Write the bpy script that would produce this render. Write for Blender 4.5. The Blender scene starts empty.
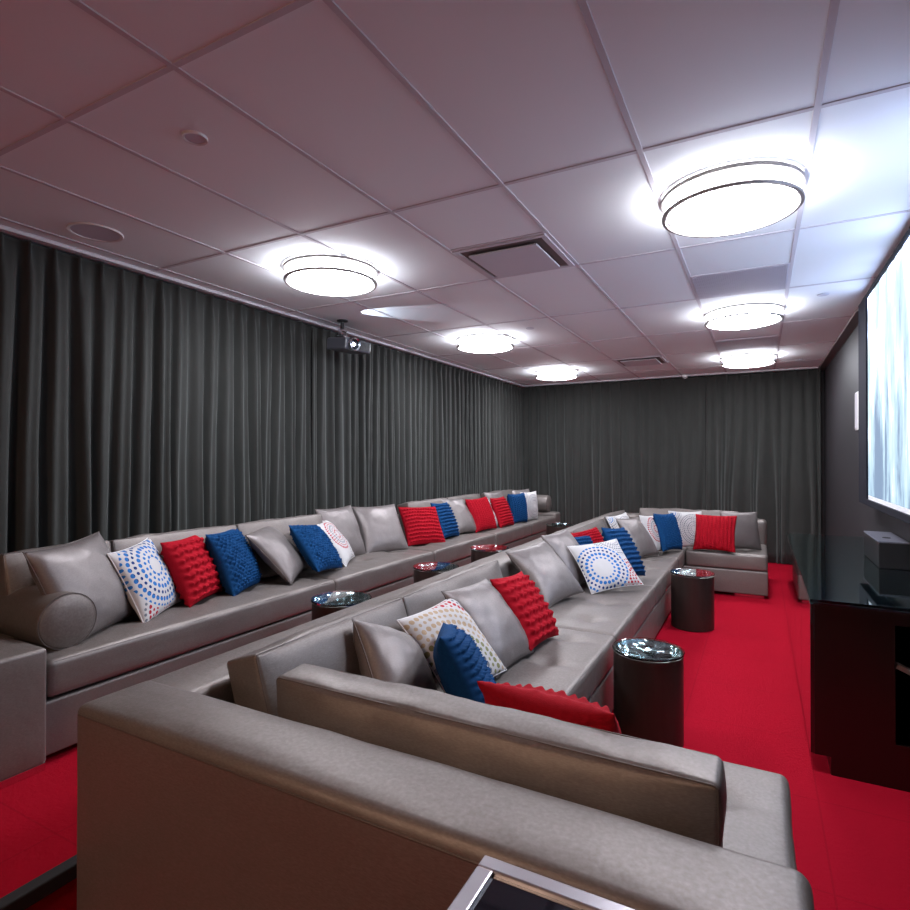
import bpy, bmesh, math, random
from mathutils import Vector, Matrix, noise
S = bpy.context.scene
C = S.collection
PI = math.pi
R = math.radians

# ------------------------------------------------------------------ camera, world, exposure
cam_d = bpy.data.cameras.new('camera')
cam_d.sensor_width = 36.0
cam_d.lens = 568.8 / 910 * 36
cam_d.clip_start = 0.02
cam = bpy.data.objects.new('camera', cam_d)
C.objects.link(cam)
cam.location = (0, 0, 1.5)
cam.rotation_euler = (PI / 2 + 0.0054, 0, 0.4915)
S.camera = cam
w = bpy.data.worlds.new('world')
S.world = w
w.use_nodes = True
w.node_tree.nodes['Background'].inputs[0].default_value = (0.02, 0.02, 0.025, 1)
w.node_tree.nodes['Background'].inputs[1].default_value = 1.0
S.view_settings.view_transform = 'Standard'
S.view_settings.look = 'None'
S.view_settings.gamma = 1
S.view_settings.use_curve_mapping = False
S.view_settings.exposure = 2.05
LAMP_STRENGTH = 15.0
LAMP_COLOR = (0.90, 0.92, 1.0)
SCREEN_STRENGTH = 1.85

# ------------------------------------------------------------------ node material helpers
class NT:
    def __init__(s, name):
        s.m = bpy.data.materials.new(name)
        s.m.use_nodes = True
        s.t = s.m.node_tree
        s.t.nodes.clear()
        s.out = s.t.nodes.new('ShaderNodeOutputMaterial')
    def n(s, kind, **kw):
        x = s.t.nodes.new('ShaderNode' + kind)
        for k, v in kw.items():
            setattr(x, k, v)
        return x
    def l(s, a, b):
        s.t.links.new(a, b)
    def put(s, v, sock):
        if hasattr(v, 'links') or isinstance(v, bpy.types.NodeSocket):
            s.l(v, sock)
        else:
            sock.default_value = v
    def math(s, op, a, b=0.0, c=0.0):
        x = s.n('Math', operation=op)
        s.put(a, x.inputs[0]); s.put(b, x.inputs[1])
        if len(x.inputs) > 2: s.put(c, x.inputs[2])
        return x.outputs[0]
    def mix(s, f, a, b):
        x = s.n('Mix', data_type='RGBA')
        s.put(f, x.inputs[0]); s.put(a, x.inputs[6]); s.put(b, x.inputs[7])
        return x.outputs[2]
    def ramp(s, f, stops):
        x = s.n('ValToRGB')
        e = x.color_ramp.elements
        e[0].position, e[0].color = stops[0]
        e[1].position, e[1].color = stops[-1]
        for p, c in stops[1:-1]:
            k = e.new(p); k.color = c
        s.put(f, x.inputs[0])
        return x.outputs[0]
    def noise(s, scale, vec=None, detail=3, rough=0.5):
        x = s.n('TexNoise')
        x.inputs['Scale'].default_value = scale
        x.inputs['Detail'].default_value = detail
        x.inputs['Roughness'].default_value = rough
        if vec is not None: s.l(vec, x.inputs['Vector'])
        return x.outputs[0]
    def coord(s, which='Object', scale=None):
        o = s.n('TexCoord').outputs[which]
        if scale is None: return o
        mp = s.n('Mapping')
        mp.inputs['Scale'].default_value = scale
        s.l(o, mp.inputs[0])
        return mp.outputs[0]
    def bsdf(s, color, rough=0.5, metal=0.0, spec=0.5, bump=None, bstr=0.2, bdist=0.01, sheen=0.0, sheen_tint=None, coat=0.0, trans=0.0, ior=None, emit=None, estr=0.0):
        b = s.n('BsdfPrincipled')
        s.put(color, b.inputs['Base Color'])
        s.put(rough, b.inputs['Roughness'])
        b.inputs['Metallic'].default_value = metal
        b.inputs['Specular IOR Level'].default_value = spec
        b.inputs['Sheen Weight'].default_value = sheen
        if sheen_tint: b.inputs['Sheen Tint'].default_value = sheen_tint
        b.inputs['Coat Weight'].default_value = coat
        b.inputs['Transmission Weight'].default_value = trans
        if ior: b.inputs['IOR'].default_value = ior
        if emit is not None:
            s.put(emit, b.inputs['Emission Color'])
            s.put(estr, b.inputs['Emission Strength'])
        if bump is not None:
            bp = s.n('Bump')
            bp.inputs['Strength'].default_value = bstr
            bp.inputs['Distance'].default_value = bdist
            s.l(bump, bp.inputs['Height'])
            s.l(bp.outputs[0], b.inputs['Normal'])
        s.l(b.outputs[0], s.out.inputs[0])
        return s.m

def simple(name, col, rough=0.5, metal=0.0, **kw):
    return NT(name).bsdf((*col, 1), rough, metal, **kw)

def mat_vinyl(name, a, b):
    t = NT(name)
    c = t.coord('Object')
    n1 = t.noise(3.0, c, 4)
    weave = t.n('TexWave'); weave.inputs['Scale'].default_value = 260; weave.inputs['Distortion'].default_value = 1.5
    t.l(c, weave.inputs[0])
    n2 = t.noise(9.0, c, 3)
    stripes = t.noise(1.0, t.coord('Object', (90, 90, 420)), 2)
    col = t.mix(n1, a, b)
    col = t.mix(t.math('MULTIPLY', t.math('POWER', stripes, 1.5), 0.9), col, (0.27, 0.24, 0.235, 1))
    h = t.math('ADD', t.math('MULTIPLY', n2, 1.0), t.math('MULTIPLY', weave.outputs[1], 0.02))
    rg = t.math('MULTIPLY_ADD', n1, 0.12, 0.40)
    return t.bsdf(col, rg, 0.42, 0.4, bump=h, bstr=0.25, bdist=0.016)

M = {}
M['vinyl'] = mat_vinyl('taupe_satin_vinyl', (0.124, 0.104, 0.090, 1), (0.162, 0.139, 0.122, 1))
M['piping'] = simple('dark_taupe_seam', (0.10, 0.08, 0.072), 0.5)
M['vinyl_pillow'] = mat_vinyl('silver_taupe_satin', (0.150, 0.131, 0.126, 1), (0.192, 0.170, 0.165, 1))

def mat_carpet():
    t = NT('red_carpet')
    c = t.coord('Object')
    n = t.noise(420, c, 2, 0.8); n2 = t.noise(2.2, c, 3); n3 = t.noise(60, c, 3)
    col = t.mix(n, (0.26, 0.0026, 0.012, 1), (0.62, 0.008, 0.032, 1))
    col = t.mix(t.math('MULTIPLY', n2, 0.35), col, (0.34, 0.004, 0.016, 1))
    # faint joints between carpet tiles
    sp = t.n('SeparateXYZ'); t.l(c, sp.inputs[0])
    def line(v, period, wd, off=0.0):
        f = t.math('FRACT', t.math('DIVIDE', t.math('ADD', v, 50 * period + off), period))
        return t.math('LESS_THAN', f, wd)
    j = t.math('MAXIMUM', line(sp.outputs[0], 0.61, 0.012, -0.22), line(sp.outputs[1], 0.61, 0.012, 0.1))
    col = t.mix(t.math('MULTIPLY', j, 0.25), col, (0.15, 0.002, 0.008, 1))
    h = t.math('ADD', n, n3)
    return t.bsdf(col, 0.95, 0, 0.05, bump=h, bstr=0.9, bdist=0.008)
M['carpet'] = mat_carpet()

def mat_velvet():
    t = NT('charcoal_velvet')
    c = t.coord('Object')
    n = t.noise(14, t.coord('Object', (1, 1, 0.35)), 4); n2 = t.noise(2.0, t.coord('Object', (1, 1, 0.6)), 3)
    col = t.mix(n, (0.016, 0.0166, 0.0145, 1), (0.034, 0.035, 0.031, 1))
    col = t.mix(t.math('MULTIPLY', n2, 0.5), col, (0.028, 0.030, 0.028, 1))
    return t.bsdf(col, 0.8, 0, 0.3, bump=n, bstr=0.25, bdist=0.01, sheen=0.28, sheen_tint=(0.88, 0.95, 0.92, 1))
M['velvet'] = mat_velvet()
M['ceiling'] = None
def mat_ceiling():
    t = NT('white_ceiling_tile')
    c = t.coord('Object')
    n = t.noise(500, c, 2); n2 = t.noise(1.1, c, 2)
    col = t.mix(n2, (0.80, 0.84, 0.865, 1), (0.84, 0.88, 0.905, 1))
    return t.bsdf(col, 0.75, 0, 0.3, bump=n, bstr=0.08, bdist=0.003)
M['ceiling'] = mat_ceiling()
M['tbar'] = simple('white_painted_metal', (0.58, 0.56, 0.60), 0.9)
M['wall_dark'] = simple('matte_black_paint', (0.022, 0.019, 0.022), 0.55)
M['wall_grey'] = simple('grey_paint', (0.16, 0.12, 0.10), 0.7)
M['black_trim'] = simple('black_rubber', (0.008, 0.007, 0.008), 0.85)
M['brown_trim'] = simple('bronze_painted_rail', (0.16, 0.11, 0.11), 0.4, 0.3)
M['nickel'] = simple('brushed_nickel', (0.24, 0.215, 0.205), 0.5, 0.4)
M['chrome'] = simple('chrome', (0.75, 0.75, 0.78), 0.12, 1.0)
M['silver_frame'] = simple('silver_metal_frame', (0.42, 0.40, 0.43), 0.3, 0.85)
M['black_glass'] = simple('black_glass', (0.006, 0.007, 0.012), 0.06, 0, spec=0.5, coat=0.3)
M['white_plastic'] = simple('white_plastic', (0.7, 0.68, 0.68), 0.4)
M['grey_mesh'] = simple('perforated_grey_metal', (0.55, 0.55, 0.62), 0.7)
M['dark_void'] = simple('dark_duct', (0.16, 0.13, 0.12), 0.8)
M['black_plastic'] = simple('black_plastic', (0.014, 0.014, 0.016), 0.35)
M['box_top'] = simple('satin_dark_grey_top', (0.13, 0.13, 0.16), 0.3)
M['projector_body'] = simple('dark_grey_projector_shell', (0.07, 0.075, 0.09), 0.35)
M['frame_black'] = simple('black_velvet_frame', (0.005, 0.005, 0.012), 0.8, spec=0.2)

def mat_wood():
    t = NT('espresso_veneer')
    n = t.noise(6, t.coord('Object', (2, 2, 0.3)), 5)
    col = t.mix(n, (0.007, 0.003, 0.003, 1), (0.014, 0.006, 0.005, 1))
    return t.bsdf(col, 0.28, 0, 0.5, coat=0.15)
M['wood'] = mat_wood()
def mat_drum():
    t = NT('dark_bronze_laminate')
    n = t.noise(5, t.coord('Object', (5, 5, 0.8)), 4)
    col = t.mix(n, (0.030, 0.020, 0.017, 1), (0.055, 0.040, 0.036, 1))
    return t.bsdf(col, 0.38, 0.35, 0.5, bump=n, bstr=0.05)
M['drum'] = mat_drum()
def mat_glass(name, col, rough=0.02):
    t = NT(name)
    return t.bsdf((*col, 1), rough, 0, 0.5, trans=1.0, ior=1.45)
M['teal_glass'] = mat_glass('green_edged_glass', (0.55, 0.85, 0.82))
M['gloss_black'] = simple('high_gloss_black_lacquer', (0.012, 0.008, 0.009), 0.03, 0.0, coat=1.0)
M['table_glass'] = mat_glass('faint_green_glass', (0.86, 0.97, 0.95))
M['clear_glass'] = mat_glass('clear_glass', (0.85, 0.96, 0.95))
M['mirror'] = simple('hammered_mirror', (0.62, 0.68, 0.72), 0.10, 1.0, bump=None)
def mat_hammer():
    t = NT('hammered_mirror_dish')
    v = t.n('TexVoronoi'); v.inputs['Scale'].default_value = 11
    t.l(t.coord('Object'), v.inputs['Vector'])
    return t.bsdf((0.50, 0.56, 0.60, 1), 0.06, 1.0, bump=v.outputs[0], bstr=0.6, bdist=0.04)
M['dish'] = mat_hammer()
def mat_emit(name, col, strength):
    t = NT(name)
    return t.bsdf((0.8, 0.8, 0.8, 1), 0.5, 0, emit=(*col, 1), estr=strength)
M['lamp'] = mat_emit('lit_white_diffuser', LAMP_COLOR, LAMP_STRENGTH)
M['lamp_side'] = mat_emit('lit_frosted_side_glass', LAMP_COLOR, 7.0)
M['lens'] = mat_emit('lit_lens', (0.65, 0.75, 1.0), 6.0)

def mat_screen():
    t = NT('projected_picture')
    c = t.coord('Object')
    a = t.noise(1.0, t.coord('Object', (1, 4, 1.3)), 4, 0.5)
    b = t.noise(1.0, t.coord('Object', (1, 16, 3.5)), 4, 0.7)
    sp = t.n('SeparateXYZ'); t.l(c, sp.inputs[0])
    low = t.math('SUBTRACT', 1.0, t.math('DIVIDE', t.math('SUBTRACT', sp.outputs[2], 1.15), 1.0))
    f = t.math('ADD', t.math('MULTIPLY', a, 1.0), t.math('MULTIPLY', b, 0.45))
    f = t.math('SUBTRACT', f, t.math('MULTIPLY_ADD', low, 0.16, -0.06))
    col = t.ramp(f, [(0.27, (0.030, 0.045, 0.068, 1)), (0.39, (0.075, 0.107, 0.130, 1)), (0.50, (0.109, 0.129, 0.140, 1)), (0.60, (0.50, 0.64, 1.0, 1))])
    return t.bsdf((0.05, 0.05, 0.05, 1), 0.7, 0, 0.1, emit=col, estr=SCREEN_STRENGTH)
M['screen'] = mat_screen()
M['screen_edge'] = mat_emit('dim_lit_screen_margin', (0.45, 0.45, 0.55), 0.10)

def mat_knit(name, a, b):
    t = NT(name)
    n = t.noise(90, t.coord('Object'), 3)
    n2 = t.noise(300, t.coord('Object'), 2)
    return t.bsdf(t.mix(n, (*a, 1), (*b, 1)), 0.85, 0, 0.12, bump=n2, bstr=0.5, bdist=0.003)
M['red'] = mat_knit('red_ruffled_cotton', (0.26, 0.003, 0.010), (0.42, 0.006, 0.018))
M['blue'] = mat_knit('navy_blue_cotton', (0.003, 0.032, 0.105), (0.006, 0.058, 0.175))

def mat_dots(name, rings):
    """white cotton with rings of printed dots; rings = [(cx, cy, first radius, last radius, step, colour list)] in UV"""
    t = NT(name)
    uv = t.n('TexCoord').outputs['UV']
    sp = t.n('SeparateXYZ'); t.l(uv, sp.inputs[0])
    col = (0.52, 0.505, 0.50, 1)
    for cx, cy, r0, r1, st, cols in rings:
        dx = t.math('SUBTRACT', sp.outputs[0], cx); dy = t.math('SUBTRACT', sp.outputs[1], cy)
        r = t.math('SQRT', t.math('ADD', t.math('MULTIPLY', dx, dx), t.math('MULTIPLY', dy, dy)))
        a = t.math('ARCTAN2', dy, dx)
        ri = t.math('FLOOR', t.math('DIVIDE', r, st))
        rc = t.math('MULTIPLY', t.math('ADD', ri, 0.5), st)
        nn = t.math('MAXIMUM', t.math('ROUND', t.math('DIVIDE', t.math('MULTIPLY', rc, 6.283), st * 0.92)), 1.0)
        ac = t.math('DIVIDE', t.math('MULTIPLY', a, nn), 6.283)
        ac = t.math('ADD', ac, t.math('MULTIPLY', ri, 0.5))
        fa = t.math('SUBTRACT', t.math('FRACT', t.math('ADD', ac, 50.0)), 0.5)
        da = t.math('MULTIPLY', t.math('DIVIDE', fa, nn), t.math('MULTIPLY', rc, 6.283))
        dr = t.math('SUBTRACT', r, rc)
        d = t.math('SQRT', t.math('ADD', t.math('MULTIPLY', da, da), t.math('MULTIPLY', dr, dr)))
        big = t.math('MULTIPLY_ADD', t.math('MODULO', ri, 2.0), st * 0.10, st * 0.26)
        dot = t.math('LESS_THAN', d, big)
        inside = t.math('MULTIPLY', t.math('GREATER_THAN', r, r0), t.math('LESS_THAN', r, r1))
        k = len(cols)
        stops = [((i + 0.0) / k, (*cols[i], 1)) for i in range(k)]
        if k == 1: stops.append((1.0, (*cols[0], 1)))
        fr = t.math('DIVIDE', t.math('SUBTRACT', r, r0), (r1 - r0))
        rm = t.ramp(fr, stops)
        rm.node.color_ramp.interpolation = 'CONSTANT'
        base = t.mix(t.math('LESS_THAN', r, r1 + st * 0.3), col, (0.52, 0.505, 0.50, 1))
        col = t.mix(t.math('MULTIPLY', dot, inside), base, rm)
    n = t.noise(200, t.coord('Object'), 2)
    return t.bsdf(col, 0.8, 0, 0.2, bump=n, bstr=0.15, bdist=0.003)
DB = (0.006, 0.035, 0.16); MB = (0.02, 0.14, 0.42); DR = (0.38, 0.008, 0.02); GY = (0.16, 0.17, 0.2); TN = (0.42, 0.31, 0.20); OL = (0.22, 0.22, 0.10)
M['dots_blue'] = mat_dots('white_cotton_with_blue_and_red_dot_rings', [(1.0, 0.1, 0.08, 0.42, 0.062, [DR, DR, DR]), (0.85, 1.0, 0.1, 0.42, 0.05, [GY, GY, GY]), (0.36, 0.38, 0.17, 0.46, 0.082, [MB, MB, DB, MB])])
M['dots_blue_big'] = mat_dots('white_cotton_with_large_blue_dots', [(0.35, 0.05, 0.06, 0.36, 0.07, [DR, DR, GY]), (0.55, 0.62, 0.12, 0.56, 0.085, [MB, MB, DB, MB])])
M['dots_multi'] = mat_dots('white_cotton_with_red_tan_and_grey_dots', [(1.0, 1.0, 0.05, 0.52, 0.07, [GY, DR, DR]), (0.25, 0.0, 0.05, 0.95, 0.08, [GY, GY, GY, OL, TN, TN])])
M['dots_red'] = mat_dots('white_cotton_with_small_red_dots', [(0.45, 0.6, 0.04, 0.36, 0.06, [DR, GY, DR]), (1.0, 0.0, 0.06, 0.45, 0.06, [GY, TN, GY])])
M['dots_grey'] = mat_dots('white_cotton_with_grey_dot_rings', [(0.0, 1.0, 0.08, 0.34, 0.05, [MB, GY]), (0.62, 0.5, 0.08, 0.42, 0.055, [GY, GY, GY])])

# ------------------------------------------------------------------ object helpers
def link(name, me, mat=None, parent=None, smooth=True):
    o = bpy.data.objects.new(name, me)
    C.objects.link(o)
    if mat is not None and len(me.materials) == 0: me.materials.append(mat)
    if parent is not None: o.parent = parent
    if smooth:
        for p in me.polygons: p.use_smooth = True
    return o
def fromlists(name, v, f, mat, parent=None, smooth=True):
    me = bpy.data.meshes.new(name); me.from_pydata(v, [], f); me.update()
    return link(name, me, mat, parent, smooth)
def obj(name, bm, mat, parent=None, smooth=False, auto=None):
    bmesh.ops.recalc_face_normals(bm, faces=bm.faces)
    me = bpy.data.meshes.new(name); bm.to_mesh(me); bm.free()
    o = link(name, me, mat, parent, smooth)
    return o
def tag(o, label, cat, group=None, kind=None):
    o['label'] = label; o['category'] = cat
    if group: o['group'] = group
    if kind: o['kind'] = kind
    return o
def thing(name, label, cat, loc=(0, 0, 0), rz=0.0, group=None):
    o = bpy.data.objects.new(name, None); C.objects.link(o)
    o.empty_display_size = 0.1
    o.location = loc; o.rotation_euler = (0, 0, rz)
    return tag(o, label, cat, group)
def struct(o):
    o['kind'] = 'structure'; return o
def dup(root, loc, rz=0.0, label=None, group=None):
    r = root.copy(); C.objects.link(r); r.location = loc; r.rotation_euler = (0, 0, rz)
    if label: r['label'] = label
    if group: r['group'] = group
    for ch in list(root.children):
        c = ch.copy(); C.objects.link(c); c.parent = r
        for g in list(ch.children):
            d = g.copy(); C.objects.link(d); d.parent = c
    return r

def bx(bm, x0, x1, y0, y1, z0, z1, bev=0.0, seg=2):
    r = bmesh.ops.create_cube(bm, size=1)
    vs = r['verts']
    for v in vs:
        v.co.x = (x0 + x1) / 2 + v.co.x * (x1 - x0)
        v.co.y = (y0 + y1) / 2 + v.co.y * (y1 - y0)
        v.co.z = (z0 + z1) / 2 + v.co.z * (z1 - z0)
    if bev > 0:
        es = list({e for v in vs for e in v.link_edges})
        bmesh.ops.bevel(bm, geom=es, offset=bev, segments=seg, affect='EDGES', profile=0.5)
    return bm
def box(name, x0, x1, y0, y1, z0, z1, mat, parent=None, bev=0.0, seg=2):
    bm = bmesh.new(); bx(bm, x0, x1, y0, y1, z0, z1, bev, seg)
    return obj(name, bm, mat, parent)
def lathe(name, prof, mat, parent=None, seg=48, loc=(0, 0, 0), smooth=True):
    v, f = [], []
    n = len(prof)
    for i in range(seg):
        a = 2 * PI * i / seg
        for r, z in prof:
            v.append((loc[0] + r * math.cos(a), loc[1] + r * math.sin(a), loc[2] + z))
    for i in range(seg):
        j = (i + 1) % seg
        for k in range(n - 1):
            f.append((i * n + k, j * n + k, j * n + k + 1, i * n + k + 1))
    me = bpy.data.meshes.new(name); me.from_pydata(v, [], f)
    bm = bmesh.new(); bm.from_mesh(me)
    bmesh.ops.remove_doubles(bm, verts=bm.verts, dist=1e-6)
    bmesh.ops.recalc_face_normals(bm, faces=bm.faces)
    bm.to_mesh(me); bm.free()
    o = link(name, me, mat, parent, False)
    for p in me.polygons: p.use_smooth = smooth
    if smooth:
        me.set_sharp_from_angle(angle=R(40))
    return o
def tube(name, pts, r, mat, parent=None, closed=False, seg=6):
    v, f = [], []
    pts = [Vector(p) for p in pts]; n = len(pts)
    up0 = None
    for i, p in enumerate(pts):
        a = pts[(i - 1) % n] if (closed or i > 0) else p
        b = pts[(i + 1) % n] if (closed or i < n - 1) else p
        t = (b - a).normalized()
        if up0 is None:
            up0 = Vector((0, 0, 1)) if abs(t.z) < 0.9 else Vector((1, 0, 0))
        s = t.cross(up0)
        if s.length < 1e-4: s = t.cross(Vector((0.3, 1, 0.2)))
        s.normalize(); u = s.cross(t).normalized(); up0 = u
        for k in range(seg):
            an = 2 * PI * k / seg
            v.append(p + s * (r * math.cos(an)) + u * (r * math.sin(an)))
    m = n if closed else n - 1
    for i in range(m):
        j = (i + 1) % n
        for k in range(seg):
            l = (k + 1) % seg
            f.append((i * seg + k, i * seg + l, j * seg + l, j * seg + k))
    return fromlists(name, v, f, mat, parent)

def axis_samples(h, r, n):
    a = [-h, -h + r * 0.12, -h + r * 0.35, -h + r * 0.65, -h + r]
    k = max(2, n)
    mid = [(-h + r) + (2 * (h - r)) * i / k for i in range(1, k)]
    return a + mid + [-x for x in reversed(a)]
def cushion(name, x0, x1, y0, y1, z0, z1, mat, parent=None, r=0.03, puff=(0.0, 0.0, 0.01), wrinkle=0.0, dimples=None, step=0.06, seed=0):
    """rounded, softly swollen box in parent space; dimples = list of (x, y, depth, radius) on the top face"""
    c = Vector(((x0 + x1) / 2, (y0 + y1) / 2, (z0 + z1) / 2)); h = Vector(((x1 - x0) / 2, (y1 - y0) / 2, (z1 - z0) / 2))
    r = min(r, h.x * 0.95, h.y * 0.95, h.z * 0.95)
    ax = [axis_samples(h[i], r, int(2 * (h[i] - r) / step)) for i in range(3)]
    vid = {}; vs = []; fs = []
    def vert(i, j, k):
        key = (i, j, k)
        if key in vid: return vid[key]
        p = Vector((ax[0][i], ax[1][j], ax[2][k]))
        inn = Vector([max(-(h[q] - r), min(h[q] - r, p[q])) for q in range(3)])
        d = p - inn
        L = d.length
        nrm = d / L
        q = inn + nrm * r
        e = [max(0.0, 1 - (q[m] / h[m]) ** 2) for m in range(3)]
        # swelling grows towards the middle of each face
        q.x += (1 if nrm.x > 0 else -1) * abs(nrm.x) * puff[0] * (e[1] * e[2]) ** 0.8
        q.y += (1 if nrm.y > 0 else -1) * abs(nrm.y) * puff[1] * (min(1, e[0] * 2) * e[2]) ** 0.8
        q.z += (1 if nrm.z > 0 else -1) * abs(nrm.z) * puff[2] * (min(1, e[0] * 1.5) * min(1, e[1] * 1.5))
        w = q + c
        if wrinkle:
            ef = [e[1] * e[2], e[0] * e[2], e[0] * e[1]]
            mx = max(range(3), key=lambda m_: abs(nrm[m_]))
            w += nrm * wrinkle * min(1.0, 0.12 + 2.2 * ef[mx] ** 0.8) * (noise.noise(Vector((w.x * 5 + seed, w.y * 5, w.z * 5))) + 0.6 * noise.noise(Vector((w.x * 13 + seed, w.y * 13, w.z * 9))))
        if dimples and nrm.z > 0.5:
            for dx, dy, dep, rad in dimples:
                dd = math.hypot(w.x - dx, w.y - dy)
                w.z -= dep * math.exp(-(dd / rad) ** 2) + dep * 0.35 * math.exp(-min(abs(w.x - dx), abs(w.y - dy)) / 0.02) * math.exp(-(dd / (rad * 3.2)) ** 2)
        vid[key] = len(vs); vs.append(w)
        return vid[key]
    nx, ny, nz = len(ax[0]) - 1, len(ax[1]) - 1, len(ax[2]) - 1
    for i in range(nx):
        for j in range(ny):
            fs.append((vert(i, j, nz), vert(i + 1, j, nz), vert(i + 1, j + 1, nz), vert(i, j + 1, nz)))
            fs.append((vert(i, j, 0), vert(i, j + 1, 0), vert(i + 1, j + 1, 0), vert(i + 1, j, 0)))
    for i in range(nx):
        for k in range(nz):
            fs.append((vert(i, 0, k), vert(i + 1, 0, k), vert(i + 1, 0, k + 1), vert(i, 0, k + 1)))
            fs.append((vert(i, ny, k), vert(i, ny, k + 1), vert(i + 1, ny, k + 1), vert(i + 1, ny, k)))
    for j in range(ny):
        for k in range(nz):
            fs.append((vert(0, j, k), vert(0, j, k + 1), vert(0, j + 1, k + 1), vert(0, j + 1, k)))
            fs.append((vert(nx, j, k), vert(nx, j + 1, k), vert(nx, j + 1, k + 1), vert(nx, j, k + 1)))
    return fromlists(name, vs, fs, mat, parent)

# ------------------------------------------------------------------ the room
CZ = 2.75
WX0, WX1, WY0, WY1 = -3.74, 0.80, -3.0, 9.42
struct(box('floor', WX0 - 0.1, WX1 + 0.1, WY0 - 0.1, WY1 + 0.1, -0.1, 0.0, M['carpet']))
PL = 0.16
plat = struct(box('floor_2', WX0, -2.0, WY0, WY1, 0.0, PL, M['carpet']))
plat['label'] = 'raised red carpet platform under the rear sofa row'
struct(box('trim_1', -2.035, -1.985, WY0, WY1, PL - 0.045, PL + 0.006, M['black_trim'], bev=0.006))
struct(box('ceiling', WX0 - 0.1, WX1 + 0.1, WY0 - 0.1, WY1 + 0.1, CZ, CZ + 0.1, M['ceiling']))
struct(box('wall_left', WX0 - 0.1, WX0, WY0, WY1, 0, CZ, M['wall_dark']))
struct(box('wall_right', WX1, WX1 + 0.1, WY0, WY1, 0, CZ, M['wall_dark']))
struct(box('wall_back', WX0 - 0.1, WX1 + 0.1, WY1, WY1 + 0.1, 0, CZ, M['wall_dark']))
struct(box('wall_front', WX0 - 0.1, WX1 + 0.1, WY0 - 0.1, WY0, 0, CZ, M['wall_grey']))
struct(box('trim_2', 0.715, 0.80, WY0, WY1, CZ - 0.028, CZ, M['brown_trim'], bev=0.004))

GX, GY_ = -1.035, 1.168
def grid():
    bm = bmesh.new()
    i = -4
    while GX + 0.61 * i < 0.75:
        x = GX + 0.61 * i
        if x > -3.6: bx(bm, x - 0.012, x + 0.012, WY0, WY1, CZ - 0.004, CZ + 0.001, 0.0015, 1)
        i += 1
    for j in range(-3, 8):
        y = GY_ + 1.22 * j
        if WY0 < y < WY1: bx(bm, -3.6, 0.715, y - 0.012, y + 0.012, CZ - 0.0035, CZ + 0.001, 0.0015, 1)
    # half-tile bars beside the ducts
    bx(bm, GX - 0.61, GX, 2.998 - 0.01, 2.998 + 0.01, CZ - 0.005, CZ + 0.001)
    bx(bm, GX - 0.61, GX, 7.878 - 0.01, 7.878 + 0.01, CZ - 0.005, CZ + 0.001)
    bx(bm, GX + 0.61, GX + 1.22, 4.218 - 0.01, 4.218 + 0.01, CZ - 0.005, CZ + 0.001)
    bx(bm, GX + 0.61, GX + 1.22, 6.658 - 0.01, 6.658 + 0.01, CZ - 0.005, CZ + 0.001)
    return obj('trim_3', bm, M['tbar'])
struct(grid())
bm = bmesh.new()
bx(bm, -3.74, -3.655, WY0, WY1, CZ - 0.012, CZ, 0.003)
bx(bm, -3.60, -3.575, WY0, WY1, CZ - 0.022, CZ, 0.003)
bx(bm, -3.575, 0.715, 9.17, 9.195, CZ - 0.022, CZ, 0.003)
struct(obj('trim_4', bm, M['tbar']))

# ------------------------------------------------------------------ curtains
def curtain(name, p0, p1, z0, z1, nrm, spacing, amp, seed, label, group=None, loose=0.5, hm=0.9):
    p0 = Vector(p0); p1 = Vector(p1); nrm = Vector(nrm)
    L = (p1 - p0).length; d = (p1 - p0) / L
    nf = int(round(L / spacing)); per = 14
    nc = nf * per; zs = [z1, z1 - 0.02, z1 - 0.06, z1 - 0.11, z1 - 0.17, z1 - 0.26] + [z1 - 0.26 - (z1 - 0.26 - z0) * k / 16 for k in range(1, 17)]
    rnd = random.Random(seed)
    amps = [rnd.uniform(0.45, 1.4) for _ in range(nf + 2)]
    drift = [rnd.uniform(-1, 1) for _ in range(nf + 2)]
    shp = [rnd.uniform(0.1, 1.0) * hm for _ in range(nf + 2)]
    v, f = [], []
    for zi, z in enumerate(zs):
        dn = min(1.0, max(0.0, (z1 - z - 0.1) / 1.6))
        top = max(0.0, 1 - (z1 - z) / 0.2)
        for c in range(nc + 1):
            t = c / per; i = int(t); fr = t - i
            s = L * c / nc
            a = amps[i] * (1 - fr) + amps[i + 1] * fr
            dr = drift[i] * (1 - fr) + drift[i + 1] * fr
            sh = shp[i] * (1 - fr) + shp[i + 1] * fr
            ph = 2 * PI * t + loose * dn * dr * 2.2 + 1.1 * dn * noise.noise(Vector((s * 1.3, z * 0.7, seed)))
            wv = math.sin(ph) + sh * math.sin(2 * ph + 1.0 + dn) + 0.25 * dn * math.sin(0.5 * ph + seed)
            # pinched heading: narrow stitched pleats
            pin = max(0.0, math.cos(2 * PI * t)) ** 5 * 2.0 - 0.55
            A = amp * a * (0.55 + 0.55 * dn)
            off = A * (wv * (1 - top) + pin * top)
            off += 0.012 * noise.noise(Vector((s * 6, z * 2.2, seed + 3))) * dn
            slide = 0.25 * spacing * dn * dr * loose * math.sin(z * 1.1 + seed)
            edge = min(1, c / 6, (nc - c) / 6)
            p = p0 + d * (s + slide * edge) + nrm * off
            v.append((p.x, p.y, z))
    w_ = nc + 1
    for r_ in range(len(zs) - 1):
        for c in range(nc):
            f.append((r_ * w_ + c, (r_ + 1) * w_ + c, (r_ + 1) * w_ + c + 1, r_ * w_ + c + 1))
    o = fromlists(name, v, f, M['velvet'])
    md = o.modifiers.new('thick', 'SOLIDIFY'); md.thickness = 0.004
    return tag(o, label, 'curtain', group)
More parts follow.
